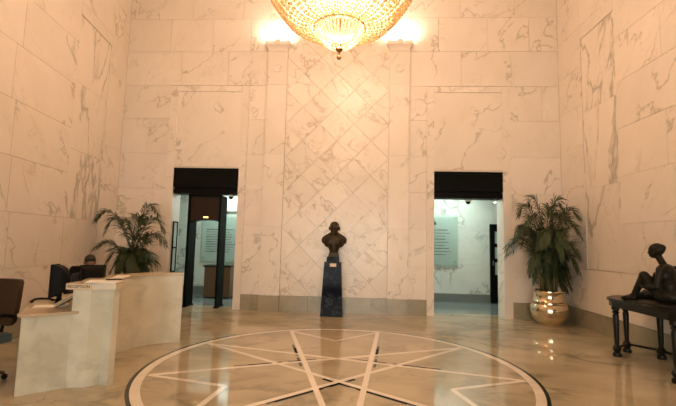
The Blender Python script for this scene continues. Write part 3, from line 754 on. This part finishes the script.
# ------------------------------------------------------------------ office chairs
def office_chair(label, backmat):
    t = thing('office_chair', label, 'chair', (0, 0, 0), 0, 'office chairs behind the counter')
    bm = bmesh.new()
    for k in range(5):
        a = 2*PI*k/5+.3; tube(bm, [(0, 0, .11), (.16*math.cos(a), .16*math.sin(a), .095), (.30*math.cos(a), .30*math.sin(a), .07)], [.03, .022, .015], 8)
    obj('star_base', bm, M['chrome'], t, 'all')
    for k in range(5):
        a = 2*PI*k/5+.3; bm = bmesh.new(); lathe(bm, [(0, -.02), (.026, -.02), (.028, 0), (.026, .02), (0, .02)], seg=14)
        bmesh.ops.transform(bm, matrix=Matrix.Translation((.30*math.cos(a), .30*math.sin(a), .028)) @ Matrix.Rotation(a, 4, 'Z') @ Matrix.Rotation(PI/2, 4, 'X'), verts=bm.verts); obj('castor', bm, M['black'], t, True)
    bm = bmesh.new(); lathe(bm, [(.028, .1), (.028, .25), (.018, .251), (.018, .40)], seg=14); obj('gas_column', bm, M['black'], t, True)
    bm = bmesh.new(); box(bm, -.24, .24, -.23, .24, .40, .49); bev(bm, .035, 3); obj('seat', bm, M['seat'], t, True)
    bm = bmesh.new(); rings = []
    for z, hw, y in ((.56, .19, -.25), (.60, .225, -.26), (.75, .235, -.275), (.90, .22, -.30), (1.02, .195, -.33), (1.05, .17, -.335)):
        rings.append([bm.verts.new(p) for p in ((-hw, y+.035, z), (0, y-.0, z), (hw, y+.035, z), (hw, y-.02, z), (0, y-.055, z), (-hw, y-.02, z))])
    for A, B in zip(rings, rings[1:]):
        for i in range(6): bm.faces.new((A[i], A[(i+1) % 6], B[(i+1) % 6], B[i]))
    bm.faces.new(rings[0][::-1]); bm.faces.new(rings[-1]); bev(bm, .012, 2); obj('backrest', bm, M[backmat], t, True)
    bm = bmesh.new(); tube(bm, [(0, -.1, .40), (0, -.30, .42), (0, -.33, .60), (0, -.33, .72)], .018, 8); obj('back_support', bm, M['black'], t, 'all')
    for s in (-1, 1):
        bm = bmesh.new(); tube(bm, bezier([(s*.20, .0, .41), (s*.33, .02, .42), (s*.31, .16, .66), (s*.29, .16, .69)], 8)+bezier([(s*.29, .12, .70), (s*.285, -.0, .72), (s*.28, -.14, .70), (s*.24, -.24, .66)], 8), .019, 8); obj('armrest', bm, M['black'], t, 'all')
    return t
c1 = office_chair('brown-backed office chair with grey seat left of the counter', 'leather'); c1.scale = (1, 1, .97); c1.location = (-3.90, 4.05, 0); c1.rotation_euler = (0, 0, -.35-PI+.2)
c2 = office_chair('black office chair the seated person uses behind the counter', 'black'); c2.location = (-4.04, 6.0, 0); c2.rotation_euler = (0, 0, PI+.75)

# ------------------------------------------------------------------ seated receptionist
def hand(bm, p, d, up, s=1):
    d = Vector(d).normalized(); up = Vector(up).normalized(); r = d.cross(up)
    p = Vector(p)
    rot = Matrix((r, d, up)).transposed()
    ellips(bm, p+d*.04, (.038, .05, .016), rot, 12)
    for i, (o_, L) in enumerate(((-.028, .062), (-.010, .072), (.009, .068), (.027, .052))):
        a = p+d*.08+r*o_; b = a+d*L*.5-up*.006; c = b+d*L*.45-up*.02
        capsule(bm, a, b, .0095, .009, 4); capsule(bm, b, c, .009, .0075, 4)
    a = p+d*.02+r*.034*s; capsule(bm, a, a+d*.03+r*.022*s, .012, .010, 4); capsule(bm, a+d*.03+r*.022*s, a+d*.06+r*.026*s-up*.008, .010, .008, 4)
def person():
    t = thing('person', 'person with short dark hair in dark clothes seated behind the monitor', 'person', (-4.04, 6.0, .015), PI+.75)
    # local frame: +y is forward
    bm = bmesh.new()
    Z = .49
    ellips(bm, (0, -.08, Z+.10), (.17, .13, .12)); ellips(bm, (0, -.07, Z+.27), (.15, .11, .16)); ellips(bm, (0, -.03, Z+.42), (.17, .115, .15)); ellips(bm, (0, -.01, Z+.50), (.19, .09, .08))
    capsule(bm, (0, .0, Z+.53), (0, .035, Z+.62), .058, .052)
    for s in (-1, 1):
        sh = Vector((s*.185, 0, Z+.49)); el = Vector((s*.24, .06, Z+.24)); wr = Vector((s*.14, .30, Z+.30))
        capsule(bm, sh, el, .058, .045, 8); capsule(bm, el, wr, .044, .03, 8)
        hp = Vector((s*.09, -.05, Z+.08)); kn = Vector((s*.13, .36, Z+.05)); an = Vector((s*.13, .33, .10))
        capsule(bm, hp, kn, .085, .06, 10); capsule(bm, kn, an, .056, .038, 8)
        capsule(bm, (s*.13, .33, .055), (s*.14, .47, .035), .042, .032, 5)
    fuse('body', bm, M['shirt'], t, .014)
    for s in (-1, 1):
        bm = bmesh.new(); hand(bm, (s*.14, .30, Z+.30), (-s*.25, 1, -.05), (0, 0, 1), -s); fuse('hand', bm, M['skin'], t, .005, 2)
    # head, tipped down towards the screen
    bm = bmesh.new()
    ellips(bm, (0, 0, .02), (.074, .092, .095)); ellips(bm, (0, .03, -.05), (.055, .062, .065)); ellips(bm, (0, .095, -.02), (.014, .02, .022))
    ellips(bm, (0, .078, -.062), (.025, .014, .008)); capsule(bm, (0, -.01, -.05), (0, -.02, -.13), .05, .05, 4)
    for s in (-1, 1): ellips(bm, (s*.076, -.005, -.01), (.012, .022, .032)); ellips(bm, (s*.03, .078, .012), (.015, .01, .009))
    h = fuse('head', bm, M['skin'], t, .007, 3)
    h.location = (0, .07, Z+.715); h.rotation_euler = (-.38, 0, 0)
    bm = bmesh.new(); ellips(bm, (0, -.012, .038), (.083, .098, .092)); ellips(bm, (0, -.05, -.02), (.075, .06, .075)); ellips(bm, (0, .05, .085), (.06, .045, .035))
    fuse('hair', bm, M['hair'], h, .009, 2)
    t.scale = (.92, .92, .92)
pp_ = person()

# ------------------------------------------------------------------ bust and pedestal
t = thing('pedestal', 'tall tapering dark polished stone pedestal at the centre of the back wall', 'pedestal', (-.545, 8.68, 0))
bm = bmesh.new()
def frust(bm, w0, d0, z0, w1, d1, z1):
    a = [bm.verts.new((x*w0/2, y*d0/2, z0)) for x, y in ((-1, -1), (1, -1), (1, 1), (-1, 1))]; b = [bm.verts.new((x*w1/2, y*d1/2, z1)) for x, y in ((-1, -1), (1, -1), (1, 1), (-1, 1))]
    bm.faces.new(a[::-1]); bm.faces.new(b)
    for i in range(4): bm.faces.new((a[i], a[(i+1) % 4], b[(i+1) % 4], b[i]))
frust(bm, .46, .38, 0, .35, .30, 1.10); bev(bm, .006); obj('shaft', bm, M['pedestal'], t)
bm = bmesh.new(); frust(bm, .27, .24, 1.10, .25, .22, 1.21); bev(bm, .006); obj('top_block', bm, M['pedestal'], t)
bm = bmesh.new(); box(bm, -.065, .065, -.006, .002, -.033, .033); bev(bm, .003); q = obj('plaque', bm, M['plate'], t); q.location = (0.01, -.156, 1.04); q.rotation_euler = (-.036, 0, 0); q['label'] = 'small cream plaque'
t = thing('bust', 'dark bronze bust of a man on the dark pedestal', 'bust', (-.535, 8.68, 1.211))
bm = bmesh.new(); frust(bm, .22, .19, 0, .19, .17, .085); box(bm, -.105, .105, -.095, .095, .03, .04); bev(bm, .005); obj('socle', bm, M['bronze'], t)
bm = bmesh.new()
ellips(bm, (0, .0, .13), (.10, .085, .08)); ellips(bm, (0, 0, .20), (.125, .10, .10)); ellips(bm, (0, 0, .27), (.16, .105, .10)); ellips(bm, (0, 0, .34), (.20, .105, .09)); ellips(bm, (0, .0, .40), (.15, .085, .06))
for s in (-1, 1):
    ellips(bm, (s*.205, .0, .345), (.062, .08, .075)); ellips(bm, (s*.22, .0, .315), (.042, .07, .05)); ellips(bm, (s*.08, -.065, .29), (.08, .05, .07)); capsule(bm, (s*.05, 0, .455), (s*.20, 0, .37), .045, .05, 7)
    capsule(bm, (s*.03, -.10, .23), (s*.075, -.055, .42), .016, .018, 6)     # lapels
capsule(bm, (0, .0, .42), (0, -.015, .52), .088, .078, 6)
for s in (-1, 1): ellips(bm, (s*.13, 0, .28), (.085, .085, .09)); capsule(bm, (s*.03, 0, .48), (s*.19, 0, .395), .05, .045, 7)
hb = bm; bm = bmesh.new()
ellips(bm, (0, .005, .635), (.098, .112, .105)); ellips(bm, (0, .01, .67), (.092, .10, .085)); ellips(bm, (0, -.035, .57), (.078, .075, .08)); ellips(bm, (0, -.118, .60), (.016, .024, .032)); ellips(bm, (0, -.106, .553), (.03, .015, .010)); ellips(bm, (0, -.09, .515), (.032, .024, .022))
for s in (-1, 1): ellips(bm, (s*.102, .01, .61), (.014, .028, .042)); ellips(bm, (s*.036, -.104, .638), (.026, .014, .010))
for v in bm.verts: v.co = Vector((0, 0, .60))+(v.co-Vector((0, 0, .60)))*1.06-Vector((0, 0, .025))
tm = bpy.data.meshes.new('t'); bm.to_mesh(tm); bm.free(); bm = hb; bm.from_mesh(tm); bpy.data.meshes.remove(tm)
fuse('figure', bm, M['bronze'], t, .0085, 3)

# ------------------------------------------------------------------ side table
TX, TY = 3.9, 5.75
t = thing('side_table', 'long dark wooden table with turned legs by the right wall', 'table', (0, 0, 0))
top = [(3.55, 5.0), (3.55, 6.10), (3.60, 6.26), (3.80, 6.48), (3.96, 6.56), (4.14, 6.50), (4.28, 6.28), (4.31, 6.1), (4.31, 5.0), (4.29, 4.85), (3.58, 4.85)]
bm = bmesh.new(); prism(bm, top, .775, .81); bev(bm, .01); obj('tabletop', bm, M['table'], t, True)
c = Vector((3.93, 5.7)); inn = [c+(Vector(p)-c)*.955 for p in top]
bm = bmesh.new(); prism(bm, inn, .70, .774); bev(bm, .006); obj('apron', bm, M['table'], t)
prof = [(.055, 0), (.06, .02), (.052, .05), (.035, .06), (.05, .085), (.058, .11), (.045, .14), (.028, .16), (.030, .20), (.036, .40), (.040, .56), (.030, .59), (.048, .61), (.03, .63), (.05, .65), (.05, .705)]
legs = [(3.66, 6.16), (3.97, 6.44), (4.22, 6.10), (3.64, 5.03), (4.22, 5.03)]
for x, y in legs:
    bm = bmesh.new(); lathe(bm, prof, (x, y, 0), 18); obj('leg', bm, M['table'], t, True)
for a, b in (((3.97, 6.44), (4.22, 6.10)), ((3.66, 6.16), (3.97, 6.44)), ((4.22, 6.10), (4.22, 5.03)), ((3.64, 5.03), (4.22, 5.03))):
    bm = bmesh.new(); tube(bm, [(a[0], a[1], .115), (b[0], b[1], .115)], .017, 8); obj('stretcher', bm, M['table'], t, 'all')

# ------------------------------------------------------------------ seated bronze figure
def statue():
    t = thing('bronze_statue', 'dark bronze seated nude figure with raised knee on the long table', 'statue', (3.95, 5.56, .811), .50)
    # local: +y forward
    bm = bmesh.new()
    V = Vector
    ellips(bm, (0, -.06, .10), (.16, .15, .105)); ellips(bm, (0, -.05, .22), (.12, .10, .13)); ellips(bm, (0, -.02, .36), (.14, .10, .13)); ellips(bm, (0, -.0, .45), (.15, .07, .06))
    for s in (-1, 1): ellips(bm, (s*.06, .07, .36), (.045, .045, .045))
    capsule(bm, (0, .01, .47), (0, .075, .60), .044, .040, 6)
    # head
    ellips(bm, (0, .10, .675), (.068, .085, .085)); ellips(bm, (0, .13, .625), (.048, .052, .052)); ellips(bm, (0, .185, .645), (.011, .018, .018))
    ellips(bm, (0, .17, .612), (.02, .014, .008)); ellips(bm, (0, .03, .71), (.045, .045, .045)); ellips(bm, (0, .085, .69), (.075, .09, .08))
    for s in (-1, 1): ellips(bm, (s*.066, .09, .65), (.010, .018, .026))
    # left leg raised: hip, knee up, foot on the table
    capsule(bm, (-.08, .02, .10), (-.10, .20, .345), .085, .06, 10); capsule(bm, (-.10, .20, .345), (-.10, .33, .085), .056, .038, 10); capsule(bm, (-.10, .33, .05), (-.10, .47, .028), .038, .026, 6)
    # right leg folded flat in front
    capsule(bm, (.08, .02, .09), (.17, .32, .085), .09, .068, 10); capsule(bm, (.17, .32, .07), (-.02, .40, .055), .058, .042, 8); capsule(bm, (-.02, .40, .05), (-.15, .44, .035), .038, .026, 6)
    # arms
    capsule(bm, (-.165, -.02, .44), (-.22, .0, .22), .046, .036, 8); capsule(bm, (-.22, .0, .22), (-.13, .17, .20), .034, .026, 8)
    capsule(bm, (.165, -.02, .44), (.22, -.12, .23), .046, .036, 8); capsule(bm, (.22, -.12, .23), (.24, -.16, .04), .034, .024, 8)
    hand(bm, (.24, -.16, .035), (.1, 1, -.12), (0, 0, 1), -1); hand(bm, (-.13, .17, .20), (.2, 1, .1), (0, 0, 1), 1)
    fuse('figure', bm, M['bronze_dark'], t, .0095, 3)
    bm = bmesh.new(); ellips(bm, (.0, .10, .0), (.27, .40, .035)); 
    for v in bm.verts: v.co.z = max(v.co.z, 0)
    obj('base_plinth', bm, M['bronze_dark'], t, 'all')
    t.scale = (1.02, 1.02, 1.02)
statue()

# ------------------------------------------------------------------ palms
def frond(bm, base, mid, tip, seed, leaf=.30, dens=34, width=.0095, lim=None):
    rr = random.Random(seed); base, mid, tip = Vector(base), Vector(mid), Vector(tip)
    P = bezier([base, base.lerp(mid, .7)+Vector((0, 0, .12)), mid+(mid-base)*.28, tip], 22)
    tube(bm, P, [.011*(1-i/26)+.002 for i in range(len(P))], 5)
    L = len(P)-1; side = (tip-base).cross(Vector((0, 0, 1)))
    if side.length < .05: side = Vector((1, 0, 0))
    side.normalize()
    for i in range(dens):
        f = .22+.78*(i+.5)/dens; k = f*L; a = P[int(k)].lerp(P[min(int(k)+1, L)], k-int(k)); tg = (P[min(int(k)+1, L)]-P[int(k)]).normalized() if int(k) < L else (P[L]-P[L-1]).normalized()
        ll = leaf*(math.sin(PI*min(1, .18+f*.75))**.7)*rr.uniform(.85, 1.12)
        for s in (-1, 1):
            sd = (side*s).lerp(tg, .42+.25*f).normalized(); dr = Vector((0, 0, -1))
            d1 = (sd+dr*rr.uniform(-.15, .25)+Vector((rr.uniform(-.12, .12),)*3)).normalized(); d2 = (d1+dr*rr.uniform(.5, .95)).normalized()
            m_ = a+d1*ll*.5; e = m_+d2*ll*.5; wv = tg.cross(d1).cross(d1).normalized()*width*rr.uniform(.8, 1.1)
            if lim: 
                m_ = lim(m_); e = lim(e)
            q = [bm.verts.new(p) for p in (a, a.lerp(m_, .5)+wv*.9+Vector((0, 0, .004)), m_+wv, e, m_-wv, a.lerp(m_, .5)-wv*.9)]
            bm.faces.new((q[0], q[1], q[5])); bm.faces.new((q[1], q[2], q[4], q[5])); bm.faces.new((q[2], q[3], q[4]))
def pot_mesh():
    bm = bmesh.new(); lathe(bm, [(.0, .0), (.20, 0), (.215, .02), (.29, .09), (.335, .18), (.352, .27), (.345, .34), (.325, .385), (.318, .40), (.335, .415), (.335, .44), (.300, .455), (.292, .47), (.275, .52), (.272, .60), (.285, .625), (.30, .64), (.30, .66), (.265, .66), (.255, .62), (.255, .56), (0, .56)], seg=56); return bm
def palm(loc, label, potlabel, fronds, nrand, seed, hmax, R):
    t = thing('potted_palm', label, 'potted plant', loc, 0, 'potted palms in the corners')
    pt = obj('pot', pot_mesh(), M['potmetal'], t, True)
    bm = bmesh.new(); lathe(bm, [(.25, .565), (.15, .585), (0, .59)], seg=24, cap=False); obj('soil', bm, M['soil'], t, True)
    rr = random.Random(seed); k = 0
    def lim(p):
        # leaves bend away where they would touch a wall
        p = p.copy(); W_ = p+Vector(loc)
        W_.x = min(max(W_.x, xl(W_.y)+.05), xr(W_.y)-.05); W_.y = min(W_.y, YB-.04)
        return W_-Vector(loc)
    def one(mid, tip, leaf, dens):
        nonlocal k
        a = rr.uniform(0, 2*PI); r = rr.uniform(.03, .14); b = Vector((r*math.cos(a), r*math.sin(a), .575))
        top = Vector((b.x*1.2+mid[0]*.12, b.y*1.2+mid[1]*.12, rr.uniform(.85, 1.05)))
        bm = bmesh.new(); tube(bm, [b, b.lerp(top, .5), top], [.022, .018, .013], 6); obj('stem', bm, M['stem'], t, 'all')
        bm = bmesh.new(); frond(bm, top, mid, tip, seed*100+k, leaf, dens, lim=lim); obj('frond', bm, M['leaf'], t, False, False); k += 1
    for mid, tip in fronds: one(mid, tip, .33, 38)
    for i in range(nrand):
        a = rr.uniform(0, 2*PI); L = rr.uniform(.35, 1.0)*R; h = rr.uniform(1.05, hmax)
        x, y = L*math.cos(a), L*math.sin(a)
        if loc[1]+y > YB-.2: y = YB-.2-loc[1]
        x = max(-.6, min(.42 if loc[0] > 0 else .6, x))
        one((x*.55, y*.55, h), (x, y, h-rr.uniform(.2, .6)), .25, 32)
    return t
RPL = (3.77, 8.48, 0)
palm(RPL, 'tall bushy palm in a shiny round metal pot right of the right doorway', '', [
    ((-.40, -.25, 1.85), (-.92, -.30, 1.42)), ((-.40, -.1, 1.62), (-.86, -.1, 1.30)), ((-.35, -.1, 2.32), (-.62, -.12, 2.10)), ((-.15, 0, 2.40), (-.35, 0, 2.36)),
    ((.10, 0, 2.45), (.28, -.1, 2.22)), ((.26, -.1, 2.25), (.42, -.45, 2.05)), ((.26, -.2, 1.95), (.42, -.5, 1.68)), ((.22, -.2, 1.65), (.40, -.45, 1.30)),
    ((-.28, -.2, 2.12), (-.55, -.35, 1.85)), ((.05, -.25, 2.15), (.15, -.5, 1.95)), ((-.05, -.2, 2.25), (-.12, -.4, 2.12)), ((.15, -.2, 2.1), (.33, -.5, 1.8)), ((-.4, -.2, 1.9), (-.75, -.3, 1.65)), ((-.45, -.2, 1.68), (-.93, -.3, 1.5)), ((-.25, -.25, 1.5), (-.52, -.4, 1.05)), ((.15, -.3, 1.5), (.32, -.5, 1.05)), ((0, -.3, 1.9), (0.05, -.7, 1.5)), ((-.2, -.3, 1.9), (-.35, -.65, 1.5))], 34, 11, 2.05, .8)
palm((-4.45, 7.9, 0), 'palm with long arching fronds in the left corner behind the counter', '', [
    ((-.42, 0, 2.05), (-.79, -.05, 1.80)), ((-.25, -.1, 1.95), (-.55, -.1, 1.55)), ((.14, 0, 2.12), (.52, -.1, 1.95)), ((.28, -.05, 1.95), (.66, -.1, 1.62)),
    ((.34, -.1, 1.62), (.74, -.15, 1.36)), ((-.34, -.1, 1.42), (-.72, -.15, 1.25)), ((.25, -.1, 1.25), (.62, -.2, .98)), ((-.2, -.1, 1.3), (-.45, -.2, .95)), ((-.08, 0, 1.75), (-.15, -.2, 1.75)), ((.05, -.1, 1.85), (.22, -.15, 1.80)), ((.12, -.1, 1.5), (.40, -.2, 1.42))], 26, 23, 1.35, .5)
